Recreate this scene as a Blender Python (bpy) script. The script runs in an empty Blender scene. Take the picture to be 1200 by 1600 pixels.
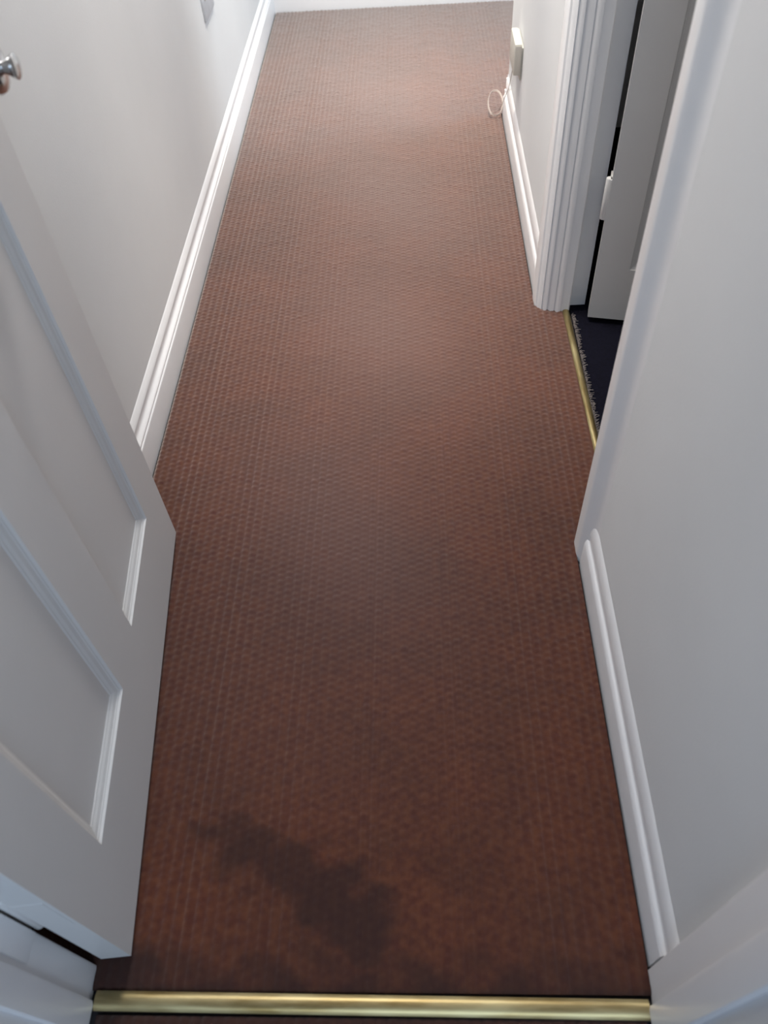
import bpy, bmesh, math, random
import numpy as np
from mathutils import Vector, Matrix
random.seed(3); np.random.seed(3)
S = bpy.context.scene; COL = S.collection

# ------------------------------------------------------------------ camera
cam_d = bpy.data.cameras.new('camera'); cam = bpy.data.objects.new('camera', cam_d); COL.objects.link(cam)
RIGHT = (0.99854722, 0.01473272, -0.05183047)
DOWN = (-0.02112582, -0.7778433, -0.62810309)
FWD = (-0.04956965, 0.62828556, -0.77640203)
M = Matrix(((RIGHT[0], -DOWN[0], -FWD[0], 0), (RIGHT[1], -DOWN[1], -FWD[1], 0), (RIGHT[2], -DOWN[2], -FWD[2], 1.3), (0, 0, 0, 1)))
cam.matrix_world = M
cam_d.sensor_fit = 'VERTICAL'; cam_d.sensor_height = 32.0; cam_d.lens = 1230.29 / 1600 * 32.0
cam_d.clip_start = 0.02
cam_d.dof.use_dof = True; cam_d.dof.focus_distance = 1.75; cam_d.dof.aperture_fstop = 3.6
S.camera = cam

# ------------------------------------------------------------------ light
W = bpy.data.worlds.new('world'); S.world = W; W.use_nodes = True
bg = W.node_tree.nodes['Background']; bg.inputs[0].default_value = (0.55, 0.72, 1.0, 1); bg.inputs[1].default_value = 0.36

def area(name, loc, target, sx, sy, power, color, spread=math.pi):
    l = bpy.data.lights.new(name, 'AREA'); l.shape = 'RECTANGLE'; l.size = sx; l.size_y = sy
    l.energy = power; l.color = color; l.spread = spread
    o = bpy.data.objects.new(name, l); COL.objects.link(o); o.location = loc
    o.rotation_euler = (Vector(target) - Vector(loc)).to_track_quat('-Z', 'Y').to_euler()
    return o
# ceiling lamp over the far half of the hallway, daylight from a window round the corner, daylight from the room behind
area('hall_ceiling_lamp', (-0.28, 2.0, 2.36), (-0.28, 2.0, 0), 0.35, 0.35, 36.5, (1.0, 0.97, 0.955))
area('far_carpet_fill', (0.04, 3.12, 2.38), (0.04, 3.12, 0), 0.12, 0.12, 11.5, (1.0, 0.925, 0.81), math.radians(56))  # added fill, narrow beam to brighten the far carpet
area('mid_carpet_fill', (-0.05, 1.70, 2.38), (-0.05, 1.70, 0), 0.12, 0.12, 2.6, (1.0, 0.92, 0.80), math.radians(40))  # added fill lifting the middle stretch of carpet
area('door_leaf_fill', (0.95, 0.40, 1.5), (0.5, 1.65, 0.5), 0.5, 0.8, 2.2, (1.0, 0.93, 0.88))  # added light inside the side room to brighten the open door leaf
area('passage_window_light', (2.35, 3.42, 1.35), (0.0, 3.35, 0.6), 0.8, 1.3, 28, (0.58, 0.80, 1.0))
area('room_window_light', (0.2, -1.5, 2.0), (0.0, 0.5, 0.5), 1.6, 0.8, 32, (0.64, 0.80, 1.0))

vs = S.view_settings
vs.view_transform = 'Standard'; vs.look = 'None'; vs.gamma = 1.0; vs.use_curve_mapping = False
vs.exposure = 0.16

# ------------------------------------------------------------------ materials
def mat(name, col, rough=0.5, metal=0.0, noise=0.0, nscale=8.0, bump=0.0, bscale=200.0, sheen=0.0, sheen_tint=(1, 1, 1), coat=0.0, spec=0.5):
    m = bpy.data.materials.new(name); m.use_nodes = True
    nt = m.node_tree; b = nt.nodes['Principled BSDF']
    b.inputs['Base Color'].default_value = (*col, 1); b.inputs['Roughness'].default_value = rough
    b.inputs['Metallic'].default_value = metal; b.inputs['Specular IOR Level'].default_value = spec
    b.inputs['Sheen Weight'].default_value = sheen; b.inputs['Sheen Tint'].default_value = (*sheen_tint, 1); b.inputs['Sheen Roughness'].default_value = 0.48
    b.inputs['Coat Weight'].default_value = coat
    tc = nt.nodes.new('ShaderNodeTexCoord')
    if noise:
        n = nt.nodes.new('ShaderNodeTexNoise'); n.inputs['Scale'].default_value = nscale; n.inputs['Detail'].default_value = 4
        nt.links.new(tc.outputs['Object'], n.inputs['Vector'])
        r = nt.nodes.new('ShaderNodeValToRGB')
        r.color_ramp.elements[0].position = 0.3; r.color_ramp.elements[1].position = 0.7
        r.color_ramp.elements[0].color = (*[c * (1 - noise) for c in col], 1); r.color_ramp.elements[1].color = (*[min(1, c * (1 + noise)) for c in col], 1)
        nt.links.new(n.outputs['Fac'], r.inputs['Fac']); nt.links.new(r.outputs['Color'], b.inputs['Base Color'])
    if bump:
        n2 = nt.nodes.new('ShaderNodeTexNoise'); n2.inputs['Scale'].default_value = bscale; n2.inputs['Detail'].default_value = 3
        nt.links.new(tc.outputs['Object'], n2.inputs['Vector'])
        bp = nt.nodes.new('ShaderNodeBump'); bp.inputs['Strength'].default_value = bump; bp.inputs['Distance'].default_value = 0.002
        nt.links.new(n2.outputs['Fac'], bp.inputs['Height']); nt.links.new(bp.outputs['Normal'], b.inputs['Normal'])
    return m

WALL = mat('wall_paint', (0.66, 0.66, 0.655), 0.75, noise=0.03, nscale=3, bump=0.12, bscale=260)
GLOSS = mat('white_gloss_paint', (0.78, 0.775, 0.775), 0.32, noise=0.02, nscale=5, bump=0.05, bscale=60)
DOORP = mat('door_paint', (0.60, 0.595, 0.585), 0.38, noise=0.02, nscale=4, bump=0.05, bscale=80)
CEIL = mat('ceiling_paint', (0.72, 0.72, 0.70), 0.9, noise=0.02, bump=0.1)
CHROME = mat('chrome', (0.60, 0.60, 0.60), 0.2, 1.0, noise=0.03, nscale=30)
STEEL = mat('brushed_steel', (0.50, 0.51, 0.53), 0.5, 0.3, noise=0.05, nscale=40)
CREAM = mat('cream_plastic', (0.50, 0.48, 0.42), 0.4, noise=0.02)
GREYP = mat('grey_plastic', (0.42, 0.39, 0.34), 0.5, noise=0.03)  # switches; also stands in for shade on the cream adaptor
CABLE = mat('pale_cable', (0.30, 0.25, 0.22), 0.35, noise=0.03)
SUB = mat('dark_subfloor', (0.012, 0.010, 0.012), 0.9, noise=0.2, nscale=20)
NAVY = mat('dark_carpet', (0.0035, 0.0035, 0.008), 1.0, noise=0.3, nscale=150, bump=0.5, bscale=400, spec=0.1)
FRAY = mat('frayed_backing', (0.15, 0.13, 0.125), 0.9, noise=0.2, nscale=120)

def brass_mat():
    m = mat('brass', (0.5, 0.40, 0.2), 0.45, 1.0)
    nt = m.node_tree; b = nt.nodes['Principled BSDF']; tc = nt.nodes['Texture Coordinate']
    mp = nt.nodes.new('ShaderNodeMapping'); mp.inputs['Scale'].default_value = (9, 60, 60)
    nt.links.new(tc.outputs['Object'], mp.inputs['Vector'])
    n = nt.nodes.new('ShaderNodeTexNoise'); n.inputs['Scale'].default_value = 1.0; n.inputs['Detail'].default_value = 5
    nt.links.new(mp.outputs['Vector'], n.inputs['Vector'])
    r = nt.nodes.new('ShaderNodeValToRGB')
    r.color_ramp.elements[0].position = 0.32; r.color_ramp.elements[0].color = (0.22, 0.155, 0.06, 1)
    r.color_ramp.elements[1].position = 0.68; r.color_ramp.elements[1].color = (0.44, 0.37, 0.20, 1)
    nt.links.new(n.outputs['Fac'], r.inputs['Fac']); nt.links.new(r.outputs['Color'], b.inputs['Base Color'])
    r2 = nt.nodes.new('ShaderNodeMapRange'); r2.inputs['To Min'].default_value = 0.3; r2.inputs['To Max'].default_value = 0.55
    nt.links.new(n.outputs['Fac'], r2.inputs['Value']); nt.links.new(r2.outputs['Result'], b.inputs['Roughness'])
    return m
BRASS = brass_mat()

def carpet_mat():
    m = mat('loop_carpet', (0.1, 0.035, 0.018), 0.85, sheen=1.0, sheen_tint=(1.0, 0.93, 0.85), spec=0.15)
    nt = m.node_tree; b = nt.nodes['Principled BSDF']; tc = nt.nodes['Texture Coordinate']
    def noise(scale, detail):
        n = nt.nodes.new('ShaderNodeTexNoise'); n.inputs['Scale'].default_value = scale; n.inputs['Detail'].default_value = detail
        nt.links.new(tc.outputs['Object'], n.inputs['Vector']); return n
    def ramp(src, c0, c1, p0=0.35, p1=0.65):
        r = nt.nodes.new('ShaderNodeValToRGB'); r.color_ramp.elements[0].position = p0; r.color_ramp.elements[1].position = p1
        r.color_ramp.elements[0].color = (*c0, 1); r.color_ramp.elements[1].color = (*c1, 1); nt.links.new(src, r.inputs['Fac']); return r
    def mix(fac, a, c, blend='MIX'):
        x = nt.nodes.new('ShaderNodeMix'); x.data_type = 'RGBA'; x.blend_type = blend
        if isinstance(fac, float): x.inputs[0].default_value = fac
        else: nt.links.new(fac, x.inputs[0])
        nt.links.new(a, x.inputs[6])
        if isinstance(c, tuple): x.inputs[7].default_value = (*c, 1)
        else: nt.links.new(c, x.inputs[7])
        return x.outputs[2]
    yarn = ramp(noise(70, 3).outputs['Fac'], (0.054, 0.009, 0.0025), (0.082, 0.022, 0.006))
    blotch = ramp(noise(6, 5).outputs['Fac'], (0.80, 0.78, 0.82), (1.08, 1.02, 0.98))
    c = mix(1.0, yarn.outputs['Color'], blotch.outputs['Color'], 'MULTIPLY')
    at = nt.nodes.new('ShaderNodeAttribute'); at.attribute_name = 'traffic'
    c = mix(at.outputs['Fac'], c, (0.084, 0.042, 0.035))
    ad = nt.nodes.new('ShaderNodeAttribute'); ad.attribute_name = 'dirt_shade'
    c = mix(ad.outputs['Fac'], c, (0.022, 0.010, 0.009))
    nt.links.new(c, b.inputs['Base Color'])
    sh = nt.nodes.new('ShaderNodeMapRange'); sh.inputs['To Min'].default_value = 1.0; sh.inputs['To Max'].default_value = 0.25     # matted, soiled pile and painted shade have no bloom
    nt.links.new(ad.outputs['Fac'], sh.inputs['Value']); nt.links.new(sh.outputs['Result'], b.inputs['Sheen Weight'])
    f = noise(900, 2)
    bp = nt.nodes.new('ShaderNodeBump'); bp.inputs['Strength'].default_value = 0.5; bp.inputs['Distance'].default_value = 0.001
    nt.links.new(f.outputs['Fac'], bp.inputs['Height']); nt.links.new(bp.outputs['Normal'], b.inputs['Normal'])
    return m
CARPET = carpet_mat()

# ------------------------------------------------------------------ mesh helpers
def obj(name, bm, m, parent=None, smooth=False, crease=None):
    me = bpy.data.meshes.new(name); bmesh.ops.recalc_face_normals(bm, faces=bm.faces); bm.to_mesh(me); bm.free()
    if m: me.materials.append(m)
    me.polygons.foreach_set('use_smooth', [True] * len(me.polygons))
    me.set_sharp_from_angle(angle=math.radians(crease or (60 if smooth else 32)))
    o = bpy.data.objects.new(name, me); COL.objects.link(o)
    if parent: o.parent = parent
    return o
def box(bm, x0, x1, y0, y1, z0, z1, bev=0.0):
    vs_ = [bm.verts.new((x, y, z)) for z in (z0, z1) for x, y in ((x0, y0), (x1, y0), (x1, y1), (x0, y1))]
    fs = [(3, 2, 1, 0), (4, 5, 6, 7), (0, 1, 5, 4), (1, 2, 6, 5), (2, 3, 7, 6), (3, 0, 4, 7)]
    faces = [bm.faces.new([vs_[i] for i in f]) for f in fs]
    if bev:
        es = list({e for f in faces for e in f.edges})
        bmesh.ops.bevel(bm, geom=es, offset=bev, segments=2, affect='EDGES', profile=0.6)
def prism(bm, pts, a, b, put):
    """closed profile pts swept from a to b; put(p, q, t) gives the point"""
    lo = [bm.verts.new(put(p, q, a)) for p, q in pts]; hi = [bm.verts.new(put(p, q, b)) for p, q in pts]
    n = len(pts)
    for i in range(n): bm.faces.new((lo[i], lo[(i + 1) % n], hi[(i + 1) % n], hi[i]))
    bm.faces.new(lo[::-1]); bm.faces.new(hi)
def lathe(bm, prof, mw, n=32):
    """prof: (radius, along) about local z, placed by matrix mw"""
    rings = []
    for r, h in prof:
        rings.append([bm.verts.new(mw @ Vector((r * math.cos(2 * math.pi * i / n), r * math.sin(2 * math.pi * i / n), h))) for i in range(n)])
    for a, b in zip(rings, rings[1:]):
        for i in range(n): bm.faces.new((a[i], a[(i + 1) % n], b[(i + 1) % n], b[i]))
    bm.faces.new(rings[0][::-1]); bm.faces.new(rings[-1])
def tube(bm, pts, r, n=8, closed=False):
    P = [Vector(p) for p in pts]; rings = []
    for i, p in enumerate(P):
        t = (P[(i + 1) % len(P)] - P[i - 1]) if closed or 0 < i < len(P) - 1 else (P[1] - P[0] if i == 0 else P[-1] - P[-2])
        t.normalize(); u = t.orthogonal() if abs(t.z) > 0.95 else t.cross(Vector((0, 0, 1))); u.normalize(); v = t.cross(u)
        rings.append([bm.verts.new(p + r * (math.cos(2 * math.pi * k / n) * u + math.sin(2 * math.pi * k / n) * v)) for k in range(n)])
    prs = list(zip(rings, rings[1:])) + ([(rings[-1], rings[0])] if closed else [])
    for a, b in prs:
        for k in range(n): bm.faces.new((a[k], a[(k + 1) % n], b[(k + 1) % n], b[k]))
    if not closed: bm.faces.new(rings[0][::-1]); bm.faces.new(rings[-1])
def empty(name, loc=(0, 0, 0), rz=0.0, parent=None):
    o = bpy.data.objects.new(name, None); COL.objects.link(o); o.location = loc; o.rotation_euler = (0, 0, rz); o.empty_display_size = 0.1
    if parent: o.parent = parent
    return o
def struct(o, label=None, cat=None):
    o['kind'] = 'structure'
    if label: o['label'] = label
    if cat: o['category'] = cat
    return o
def tag(o, label, cat, group=None):
    o['label'] = label; o['category'] = cat
    if group: o['group'] = group
    return o

# ------------------------------------------------------------------ setting: numbers
XL, XR = -0.630, 0.322          # hallway wall faces
YF = 0.205                      # hallway face of the near door frame
YE = 3.957                      # end wall face
YC = 2.845                      # outside corner of the right wall
DY0, DY1 = 0.975, 1.742         # right doorway, between linings
ZC = 2.42

# ------------------------------------------------------------------ floor: ribbed loop carpet as real relief
def ribbed(x0, x1, y0, y1, dx=0.004, dy=0.0035, keep=None, soft='lrnf'):
    nx = max(2, int(round((x1 - x0) / dx)) + 1); ny = max(2, int(round((y1 - y0) / dy)) + 1)
    xs = np.linspace(x0, x1, nx); ys = np.linspace(y0, y1, ny)
    X, Y = np.meshgrid(xs, ys)
    px, py = 0.0165, 0.0145
    colm = np.floor(X / px)
    jit = np.sin(colm * 12.9898) * 0.5
    rib = np.abs(np.sin(np.pi * X / px)) ** 0.6
    row = Y / py + 0.5 * (colm % 2) + 0.12 * jit
    loop = np.abs(np.sin(np.pi * row)) ** 0.7
    rnd = np.modf(np.abs(np.sin(colm * 78.233 + np.floor(row) * 37.719) * 43758.5453))[0]
    Z = -0.0040 + 0.0040 * rib * (0.58 + 0.42 * loop) * (0.80 + 0.2 * rnd)
    # rounded down at the cut edges
    big = np.full_like(X, 9.0)
    edge = np.minimum.reduce([X - x0 if 'l' in soft else big, x1 - X if 'r' in soft else big, Y - y0 if 'n' in soft else big, y1 - Y if 'f' in soft else big])
    Z -= 0.004 * np.clip(1 - edge / 0.010, 0, 1) ** 2
    v = np.stack([X.ravel(), Y.ravel(), Z.ravel()], 1)
    idx = np.arange(nx * ny).reshape(ny, nx)
    f = np.stack([idx[:-1, :-1].ravel(), idx[:-1, 1:].ravel(), idx[1:, 1:].ravel(), idx[1:, :-1].ravel()], 1)
    if keep is not None:
        c = v[f].mean(1); f = f[keep(c[:, 0], c[:, 1])]
        used = np.unique(f); new = np.zeros(len(v), int); new[used] = np.arange(len(used)); v = v[used]; f = new[f]
    return v, f
def seg_dist(P, a, b):
    a = np.array(a); b = np.array(b); d = b - a; t = np.clip(((P - a) @ d) / (d @ d), 0, 1)
    return np.linalg.norm(P - (a + t[:, None] * d), axis=1)
def carpet(name, rects):
    V = []; F = []; off = 0
    for r, kw in rects:
        v, f = ribbed(*r, **kw); V.append(v); F.append(f + off); off += len(v)
    V = np.concatenate(V); F = np.concatenate(F)
    me = bpy.data.meshes.new(name)
    me.vertices.add(len(V)); me.vertices.foreach_set('co', V.astype(np.float32).ravel())
    me.loops.add(F.size); me.loops.foreach_set('vertex_index', F.astype(np.int32).ravel())
    me.polygons.add(len(F)); me.polygons.foreach_set('loop_start', np.arange(0, F.size, 4, dtype=np.int32))
    me.update(calc_edges=True); me.polygons.foreach_set('use_smooth', np.ones(len(F), bool))
    P = V[:, :2]
    # soiled smear near the threshold
    wob = 0.012 * np.sin(P[:, 0] * 55 + 2 * np.sin(P[:, 1] * 60)) + 0.010 * np.sin(P[:, 1] * 90 + 1.3 + 3 * np.sin(P[:, 0] * 31))
    path = [((-0.350, 0.398), (-0.285, 0.378), 0.016, 0.55), ((-0.30, 0.372), (-0.205, 0.335), 0.030, 0.62), ((-0.225, 0.345), (-0.150, 0.300), 0.036, 0.66),
            ((-0.165, 0.305), (-0.105, 0.262), 0.042, 0.72), ((-0.110, 0.270), (-0.098, 0.235), 0.036, 0.70), ((0.02, 0.33), (0.06, 0.34), 0.02, 0.18)]
    dirt_shade = np.zeros(len(P))
    for a, b, w, k in path:
        dirt_shade = np.maximum(dirt_shade, k * np.clip((w + 0.022 + wob - seg_dist(P, a, b)) / 0.034, 0, 1))
    # grime along the bar; by the door corner also shade put into the colour
    dirt_shade = np.maximum(dirt_shade, 0.72 * np.clip(1 - (P[:, 1] - 0.172 + wob) / 0.062, 0, 1))
    dirt_shade = np.maximum(dirt_shade, 0.8 * np.clip((0.245 - P[:, 1]) / 0.03, 0, 1) * np.clip((-0.385 - P[:, 0] + wob) / 0.04, 0, 1))
    me.attributes.new('dirt_shade', 'FLOAT', 'POINT').data.foreach_set('value', dirt_shade.astype(np.float32))
    # worn walking line down the middle
    u = (P[:, 0] + 0.13 + 0.05 * np.sin(P[:, 1] * 2.3)) / 0.26
    tr = 0.65 * np.exp(-u * u) * np.clip((P[:, 1] - 0.35) / 0.5, 0, 1) * (0.8 + 0.2 * np.sin(P[:, 1] * 9 + P[:, 0] * 7))
    me.attributes.new('traffic', 'FLOAT', 'POINT').data.foreach_set('value', tr.astype(np.float32))
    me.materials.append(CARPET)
    o = bpy.data.objects.new(name, me); COL.objects.link(o); return o
SKL, SKR = XL + 0.018, XR - 0.012
def in_hall(x, y):
    return (x < SKR - 0.003) | ((y > DY0 - 0.012) & (y < DY1 + 0.004)) | (y > YC + 0.014)
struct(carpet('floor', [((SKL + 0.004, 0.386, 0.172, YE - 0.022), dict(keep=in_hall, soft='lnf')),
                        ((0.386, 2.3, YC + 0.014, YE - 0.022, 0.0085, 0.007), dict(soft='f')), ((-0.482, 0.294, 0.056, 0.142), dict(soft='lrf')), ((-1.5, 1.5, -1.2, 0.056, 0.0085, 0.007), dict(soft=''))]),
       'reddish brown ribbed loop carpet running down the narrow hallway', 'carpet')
bm = bmesh.new(); box(bm, -1.6, 2.6, -2.4, 4.1, -0.06, -0.0125)
struct(obj('floor', bm, SUB), 'dark floor under the carpet', 'floor')

# dark carpet of the side room
bm = bmesh.new(); box(bm, 0.400, 2.2, 0.3, 2.72, -0.012, -0.002)
dc = struct(obj('floor', bm, NAVY), 'near black carpet in the side room beyond the right doorway', 'carpet')
bm = bmesh.new(); y = 1.0
while y < 1.70:
    for _ in range(2):
        a = Vector((0.3985 + random.uniform(-.001, .001), y + random.uniform(-.002, .002), 0.000))
        L = random.choice((0.004, 0.006, 0.009, 0.012)) * random.uniform(.6, 1.1)
        e = a + Vector((L, random.uniform(-.006, .006), random.uniform(.001, .005)))
        tube(bm, (a, (a + e) / 2 + Vector((0, 0, .0015)), e), 0.0007, 4)
    y += 0.0035
fr = obj('frayed_edge', bm, FRAY, dc); fr['kind'] = 'stuff'; fr['label'] = 'frayed pale edge of the dark carpet'

# ------------------------------------------------------------------ walls and ceiling
bm = bmesh.new(); box(bm, XL - 0.12, XL, YF - 0.13, YE + 0.12, -0.012, ZC)
struct(obj('wall_left', bm, WALL), 'white painted left wall of the hallway', 'wall')
bm = bmesh.new(); box(bm, XL, 2.5, YE, YE + 0.12, -0.012, ZC)
struct(obj('wall_end', bm, WALL), 'pale wall at the far end of the hallway', 'wall')
bm = bmesh.new()
box(bm, XR, XR + 0.118, YF, DY0 - 0.028, -0.012, ZC); box(bm, XR, XR + 0.118, DY1 + 0.03, YC, -0.012, ZC)
box(bm, XR, XR + 0.118, DY0 - 0.028, DY1 + 0.03, 2.03, ZC)
box(bm, XR + 0.118, 2.3, YC - 0.11, YC, -0.012, ZC)          # return into the passage
struct(obj('wall_right', bm, WALL), 'white painted right wall of the hallway with a doorway', 'wall')
bm = bmesh.new(); box(bm, 2.2, 2.32, 0.2, YC - 0.11, -0.012, ZC); box(bm, XR + 0.118, 2.2, 0.1, 0.22, -0.012, ZC)
struct(obj('wall_side_room', bm, WALL), 'walls of the unlit side room', 'wall')
bm = bmesh.new(); box(bm, -1.6, -0.534, 0.075, YF - 0.004, -0.012, ZC); box(bm, 0.345, XR + 0.118, 0.075, YF - 0.001, -0.012, ZC); box(bm, XR + 0.118, 1.6, 0.0, 0.098, -0.012, ZC)
box(bm, -0.534, 0.345, 0.075, YF - 0.004, 2.04, ZC)
struct(obj('wall_near', bm, WALL), 'wall around the near doorway', 'wall')
bm = bmesh.new(); box(bm, -1.6, 2.6, -2.4, 4.08, ZC, ZC + 0.1)
struct(obj('ceiling', bm, CEIL), 'white ceiling', 'ceiling')

# ------------------------------------------------------------------ baseboards
PL = [(0, 0), (.018, 0), (.018, .079), (.0176, .0815), (.0166, .0838), (.0156, .0846), (.0151, .0855), (.0151, .0880), (.0156, .0892), (.0152, .0910), (.0134, .0940), (.0110, .0970), (.0088, .1000), (.0074, .1030),
      (.0069, .1050), (.0066, .1145), (.0072, .1160), (.0072, .1180), (.0064, .1215), (.0050, .1260), (.0034, .1300), (.0018, .1340), (.0006, .1368), (0, .1375)]
PR = [(0, 0), (.012, 0), (.012, .059), (.0116, .0625), (.0106, .0665), (.0092, .0705), (.0074, .0738), (.0058, .0755), (.0050, .0775), (.0050, .090), (.0062, .0915), (.0066, .094), (.0064, .101),
      (.0058, .108), (.0048, .115), (.0034, .121), (.0018, .126), (0, .130)]
bm = bmesh.new(); prism(bm, PL, YF + 0.002, YE, lambda d, z, y: (XL + d, y, z - 0.011))
struct(obj('baseboard_left', bm, GLOSS), 'white moulded skirting along the left wall', 'skirting')
bm = bmesh.new(); prism(bm, PR, YF + 0.0035, 0.915, lambda d, z, y: (XR - d, y, z - (0.011 if z == 0 else 0)))
struct(obj('baseboard_right', bm, GLOSS), 'white moulded skirting on the right wall, nearer stretch before the side doorway', 'skirting')
bm = bmesh.new()
def far_put(d, z, t):
    zz = z - (0.011 if z == 0 else 0)
    return (XR - d, t, zz)
prism(bm, PR, DY1 + 0.04, YC + 0.0, far_put)
prism(bm, PR, XR - 0.0, 2.3, lambda d, z, x: (x, YC + d, z - (0.011 if z == 0 else 0)))
# mitred outside corner
for (z0, z1, d) in ((-.011, .060, .012), (.060, .083, .0092), (.083, .0955, .0055), (.0955, .122, .006), (.122, .133, .0028)):
    box(bm, XR - d, XR + 0.0005, YC - 0.0005, YC + d, z0, z1)
struct(obj('baseboard_right', bm, GLOSS), 'white moulded skirting on the right wall, far stretch up to the outside corner', 'skirting')
bm = bmesh.new(); prism(bm, PL, XL + 0.0, 2.3, lambda d, z, x: (x, YE - d, z - 0.011))
struct(obj('baseboard_end', bm, GLOSS), 'white skirting across the far end wall', 'skirting')

# ------------------------------------------------------------------ frame of the near doorway
def up(p, q, t): return (p, q, t)
frame = struct(empty('trim_1'), 'white painted frame of the near doorway', 'door frame')
for side, xo, xi, xs in (('l', -0.536, -0.4955, -0.4865), ('r', 0.346, 0.3065, 0.2975)):
    s = 1 if side == 'l' else -1
    bm = bmesh.new()
    r = 0.004
    lin = [(xo, 0.060), (xi, 0.060), (xi, YF - r), (xi - s * r * 0.3, YF - r * 0.3), (xi - s * r, YF), (xo, YF)]
    prism(bm, lin, -0.011, 2.04, up)
    obj('jamb', bm, GLOSS, frame)
    bm = bmesh.new()
    st = [(xi - s * 0.001, 0.1165), (xs - s * 0.002, 0.1165), (xs, 0.1185), (xs, 0.1530), (xs - s * 0.002, 0.1585), (xi - s * 0.001, 0.1585)]
    prism(bm, st, 0.004, 2.005, up)
    obj('door_stop', bm, GLOSS, frame)
bm = bmesh.new(); box(bm, -0.4955, 0.3065, 0.060, YF, 2.005, 2.04); obj('head', bm, GLOSS, frame)
bm = bmesh.new(); box(bm, -0.4955, 0.3065, 0.1165, 0.158, 1.993, 2.005); obj('door_stop', bm, GLOSS, frame)
# architrave on the hallway side, left of the opening (behind the door)
bm = bmesh.new(); box(bm, -0.612, -0.536, YF - 0.004, YF + 0.012, -0.01, 2.09, 0.004); obj('architrave', bm, GLOSS, frame)

# ------------------------------------------------------------------ panelled doors
DP = dict(w=0.789, t=0.044, h=1.975)
PX = [(0.106, 0.341), (0.454, 0.685)]
PZ = [(0.178, 0.885), (1.035, 1.865)]      # above the foot of the leaf
def door_leaf(root, m, leaf_w, px, pz, t=0.044, h=1.975):
    """leaf in local axes: x from hinge to lock edge, y 0 (seen face) to -t, z up"""
    xs = sorted({0, leaf_w, *[v for p in px for v in p]}); zs = sorted({0, h, *[v for p in pz for v in p]})
    bm = bmesh.new(); G = {}
    def v(i, j, k):
        if (i, j, k) not in G: G[(i, j, k)] = bm.verts.new((xs[i], -t * k, zs[j]))
        return G[(i, j, k)]
    hole = lambda i, j: any(a - 1e-6 <= xs[i] and xs[i + 1] <= b + 1e-6 for a, b in px) and any(a - 1e-6 <= zs[j] and zs[j + 1] <= b + 1e-6 for a, b in pz)
    nx, nz = len(xs) - 1, len(zs) - 1
    for i in range(nx):
        for j in range(nz):
            if hole(i, j): continue
            bm.faces.new((v(i, j, 0), v(i + 1, j, 0), v(i + 1, j + 1, 0), v(i, j + 1, 0)))
            bm.faces.new((v(i, j, 1), v(i, j + 1, 1), v(i + 1, j + 1, 1), v(i + 1, j, 1)))
            for (di, dj, a, b) in ((-1, 0, (i, j), (i, j + 1)), (1, 0, (i + 1, j), (i + 1, j + 1)), (0, -1, (i, j), (i + 1, j)), (0, 1, (i, j + 1), (i + 1, j + 1))):
                ii, jj = i + di, j + dj
                if 0 <= ii < nx and 0 <= jj < nz and not hole(ii, jj): continue
                bm.faces.new((v(*a, 0), v(*b, 0), v(*b, 1), v(*a, 1)))
    obj('leaf', bm, m, root)
    for (x0, x1) in px:
        for (z0, z1) in pz:
            pr = [(0.0, 0.0), (0.003, 0.0035), (0.0045, 0.0038), (0.006, 0.0052), (0.012, 0.0072), (0.0165, 0.0098), (0.018, 0.0100), (0.0205, 0.0120)]
            # moulding: a ring of ogee section; panel: the flat field
            bm = bmesh.new()
            for face in (0, 1):
                rings = []
                for (w_, d_) in pr:
                    yy = -d_ if face == 0 else -t + d_
                    rings.append([bm.verts.new(c) for c in ((x0 + w_, yy, z0 + w_), (x1 - w_, yy, z0 + w_), (x1 - w_, yy, z1 - w_), (x0 + w_, yy, z1 - w_))])
                for a, b in zip(rings, rings[1:]):
                    for q in range(4): bm.faces.new((a[q], a[(q + 1) % 4], b[(q + 1) % 4], b[q]))
            obj('moulding', bm, m, root, crease=9)
            bm = bmesh.new(); w_ = 0.0202
            box(bm, x0 + w_, x1 - w_, -t + 0.0118, -0.0118, z0 + w_, z1 - w_)
            obj('panel', bm, m, root)

# near door: hinged on the left jamb, standing open against the left wall
a_door = math.radians(95.602 )
door = struct(empty('door_1', (-0.442, 0.214, 0.012), a_door), 'white panelled door standing open at the left with chrome knob', 'door')
# local +x runs from hinge to lock edge; local -y is the seen (right) face, so mirror the leaf builder
leafroot = door
def flip_children(root):
    for ch in root.children:
        if ch.type == 'MESH':
            me = ch.data
            for vv in me.vertices: vv.co.y = -vv.co.y
            me.flip_normals()
door_leaf(door, DOORP, 0.789, PX, PZ)
flip_children(door)     # seen face at local y = 0, thickness towards +y (the left wall)
def knobset(root, x, z, ysign=-1):
    mw = Matrix.Translation((x, 0, z)) @ (Matrix.Rotation(math.pi / 2, 4, 'X') if ysign < 0 else Matrix.Translation((0, 0.044, 0)) @ Matrix.Rotation(-math.pi / 2, 4, 'X'))
    bm = bmesh.new(); lathe(bm, [(.032, 0), (.032, .003), (.030, .006), (.014, .009), (.010, .013), (.0095, .022), (.012, .027), (.024, .032), (.0275, .037), (.0275, .041), (.024, .047), (.014, .050), (.002, .051)], mw)
    kb = obj('door_knob', bm, CHROME, root, True)
    bm = bmesh.new(); lathe(bm, [(.006, .0485), (.007, .052), (.0095, .057), (.0130, .0625), (.0135, .0645), (.012, .0658), (.002, .0662)], mw)
    obj('knob_end', bm, CHROME, kb, True)
    return kb
knobset(door, 0.728, 0.935)
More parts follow.
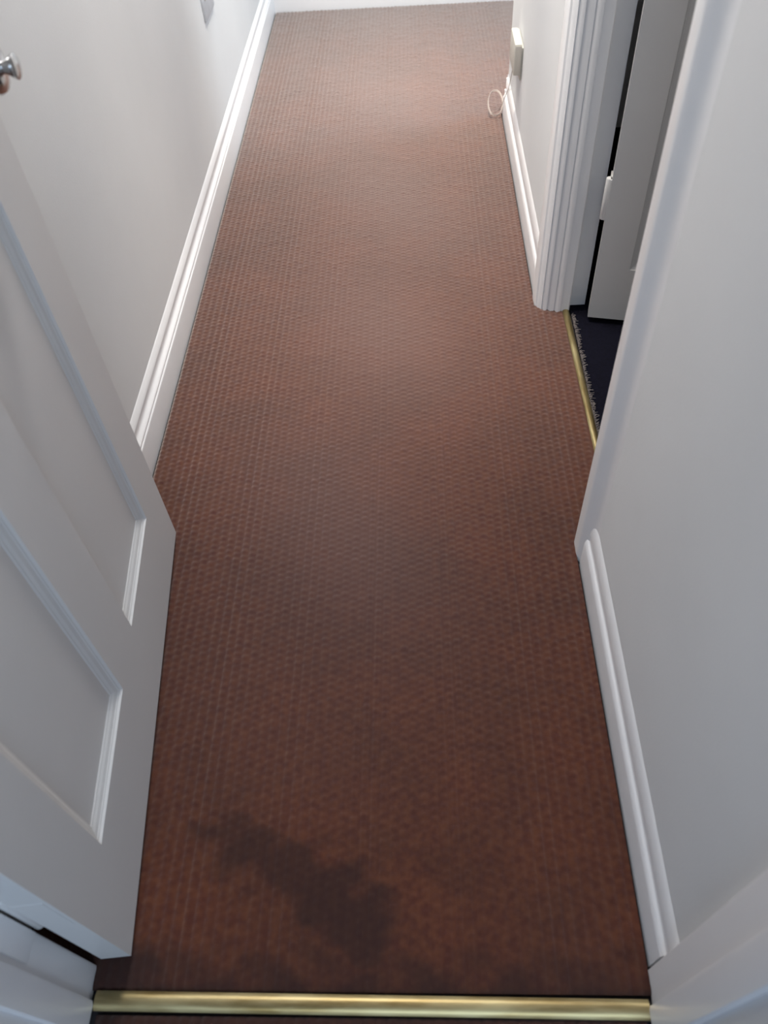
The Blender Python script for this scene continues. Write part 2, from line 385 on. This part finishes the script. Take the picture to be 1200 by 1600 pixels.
# butt hinge: leaf let into the jamb, knuckle at the hallway side
for z0 in (0.218, 1.62):
    bm = bmesh.new(); box(bm, -0.0006, 0.001, 0.006, 0.0435, z0, z0 + 0.102)
    hg = obj('hinge', bm, DOORP, door)
    bm = bmesh.new(); lathe(bm, [(.0062, z0), (.0068, z0 + .001), (.0068, z0 + 0.121), (.0062, z0 + 0.122)], Matrix.Translation((0.0035, 0.0490, 0)), 16); obj('knuckle', bm, DOORP, hg, True)
    bm = bmesh.new(); box(bm, -0.4956, -0.4937, 0.168, YF - 0.002, z0 + 0.012, z0 + 0.114, 0.0004); obj('hinge_plate', bm, GLOSS, frame)

# far door of the side room: hinged on the far lining, opened into the room
door2 = struct(empty('door_2', (0.4335, 1.673, 0.014), math.radians(-12.0)), 'white panelled door standing open inside the dark side room', 'door')
door_leaf(door2, DOORP, 0.742, [(0.078, 0.325), (0.420, 0.660)], [(0.146, 0.86), (1.035, 1.865)])
flip_children(door2)
knobset(door2, 0.685, 0.935)
for z0 in (0.270, 1.62):
    bm = bmesh.new(); box(bm, -0.0035, 0.0, 0.001, 0.043, z0, z0 + 0.098, 0.0006)
    hg = obj('hinge', bm, DOORP, door2)
    bm = bmesh.new(); lathe(bm, [(.0072, z0), (.0076, z0 + .001), (.0076, z0 + 0.097), (.0072, z0 + 0.098)], Matrix.Translation((-0.0055, 0.010, 0)), 16); obj('knuckle', bm, DOORP, hg, True)

# ------------------------------------------------------------------ frame of the side doorway
frame2 = struct(empty('trim_2'), 'white moulded frame of the side doorway on the right wall', 'door frame')
# far architrave, plan section (x, y): face to the hallway and reeded edge to the opening
bm = bmesh.new()
A = [(XR + .002, DY1 + .062), (XR - .014, DY1 + .060), (.3065, DY1 + .048), (.3052, DY1 + .032), (.3065, DY1 + .017), (.3090, DY1 + .006), (.3130, DY1 + .003), (.3145, DY1 - .001),
     (.3185, DY1 - .006), (.3225, DY1 - .0105), (.3240, DY1 - .0085), (.3265, DY1 - .0105), (.3310, DY1 - .0150), (.3360, DY1 - .0165), (.3365, DY1 - .010), (.3365, DY1 + .062)]
prism(bm, A, -0.010, 2.10, up); obj('architrave', bm, GLOSS, frame2)
bm = bmesh.new()
B = [(.3365, DY1 + .028), (.3365, DY1 - .0125), (.3400, DY1 - .0150), (.3480, DY1 - .0185), (.3540, DY1 - .0205), (.3552, DY1 - .0175), (.3575, DY1 - .0205), (.3640, DY1 - .0240), (.3700, DY1 - .0245),
     (.3710, DY1 - .0215), (.3730, DY1 - .0220), (.3920, DY1 - .0225), (.3945, DY1 - .0205), (.3955, DY1 - .010), (.3985, DY1 + .004), (.4390, DY1 + .005), (.4400, DY1 + .028)]
prism(bm, B, -0.010, 2.03, up); obj('jamb', bm, GLOSS, frame2)
# near lining and architrave
bm = bmesh.new(); prism(bm, [(.3305, DY0 - .028), (.440, DY0 - .028), (.440, DY0 - .005), (.3985, DY0 - .004), (.3955, DY0 + .010), (.360, DY0 + .010), (.358, DY0 - .002), (.3305, DY0 - .002)], -0.010, 2.03, up); obj('jamb', bm, GLOSS, frame2)
bm = bmesh.new()
NA = [(XR + .002, 0.967), (.3068, 0.967), (.3052, 0.964), (.3048, 0.938), (.3052, 0.932), (.3064, 0.9285), (.3100, 0.9215), (.3145, 0.9130), (.3180, 0.9055), (.3202, 0.898), (.3212, 0.889), (XR + .0001, 0.878), (XR + .002, 0.877)]
prism(bm, NA, -0.010, 2.10, up); obj('architrave', bm, GLOSS, frame2)
bm = bmesh.new(); box(bm, .305, XR + .002, 0.886, DY1 + .060, 2.02, 2.10, .003); obj('architrave', bm, GLOSS, frame2)
bm = bmesh.new(); box(bm, .3365, .440, DY0 - .004, DY1 + .004, 2.005, 2.03); obj('head', bm, GLOSS, frame2)

# ------------------------------------------------------------------ brass threshold bars
def bar(name, loc, L, w, h, rz, label):
    bm = bmesh.new(); n = 9
    sec = [(-w / 2, -0.006)] + [(-w / 2 + w * i / (n - 1), h * (1 - abs(2 * i / (n - 1) - 1) ** 3.0) - 0.0005) for i in range(n)] + [(w / 2, -0.006)]
    prism(bm, sec, -L / 2, L / 2, lambda p, q, t: (t, p, q))
    o = obj(name, bm, BRASS); o.location = loc; o.rotation_euler = (0, 0, rz)
    return tag(o, label, 'threshold bar')
bar('threshold_bar', (-0.0935, 0.1565, 0.001), 0.785, 0.0255, 0.0045, -0.006, 'wide brass threshold bar across the carpet in the near doorway')
bar('threshold_bar', (0.3895, 1.372, 0.001), 0.72, 0.0165, 0.004, math.radians(90) + 0.012, 'thin brass threshold bar between brown carpet and dark carpet in the right doorway')

# ------------------------------------------------------------------ wall fittings
sk = empty('wall_plate', (XL, 2.722, 0.450)); tag(sk, 'small grey plate low on the left wall, cut by the top edge of the photo', 'wall plate')
bm = bmesh.new(); box(bm, 0.0, 0.007, -0.074, 0.074, -0.045, 0.043, 0.002); obj('faceplate', bm, STEEL, sk)
for yy in (-0.045, 0.045):
    bm = bmesh.new(); box(bm, 0.0065, 0.0105, yy - 0.007, yy + 0.007, 0.006, 0.026, 0.001); obj('switch', bm, GREYP, sk)

ad = empty('plug_adaptor', (XR, 2.5, 0.0)); tag(ad, 'cream plug-in adaptor box on the right wall above the far skirting', 'adaptor')
bm = bmesh.new(); box(bm, -0.006, 0.0005, 0.004, 0.15, 0.255, 0.345, 0.002); obj('faceplate', bm, CREAM, ad)
bm = bmesh.new(); box(bm, -0.026, -0.0055, 0.0, 0.13, 0.270, 0.356, 0.004); obj('housing', bm, CREAM, ad)
bm = bmesh.new(); box(bm, -0.0235, -0.0055, -0.0015, 0.0005, 0.273, 0.352, 0.0005); obj('shaded_side', bm, GREYP, ad)  # near side of the cream box, its shade put in as a grey slab

# pale cable coiled on the carpet by the skirting
bm = bmesh.new(); pts = []
for i in range(0, 100):
    t = i / 33 * 2 * math.pi - 0.9
    rr = 1 + 0.10 * math.sin(i * 0.173 + 0.5)
    pts.append((0.285 - 0.025 * rr * math.cos(t), 2.86 + 0.040 * rr * math.sin(t), 0.031 + 0.026 * math.sin(t) + 0.00005 * i))
pts += [(0.290, 2.812, 0.030), (0.300, 2.79, 0.060), (0.3075, 2.775, 0.094), (0.3160, 2.765, 0.122), (0.3185, 2.74, 0.17), (0.3180, 2.69, 0.225), (0.3165, 2.66, 0.26), (0.312, 2.64, 0.275)]
tube(bm, pts, 0.0012, 8)
tag(obj('cable', bm, CABLE, None, True), 'thin pale cable coiled in a loop beside the far right skirting', 'cable')
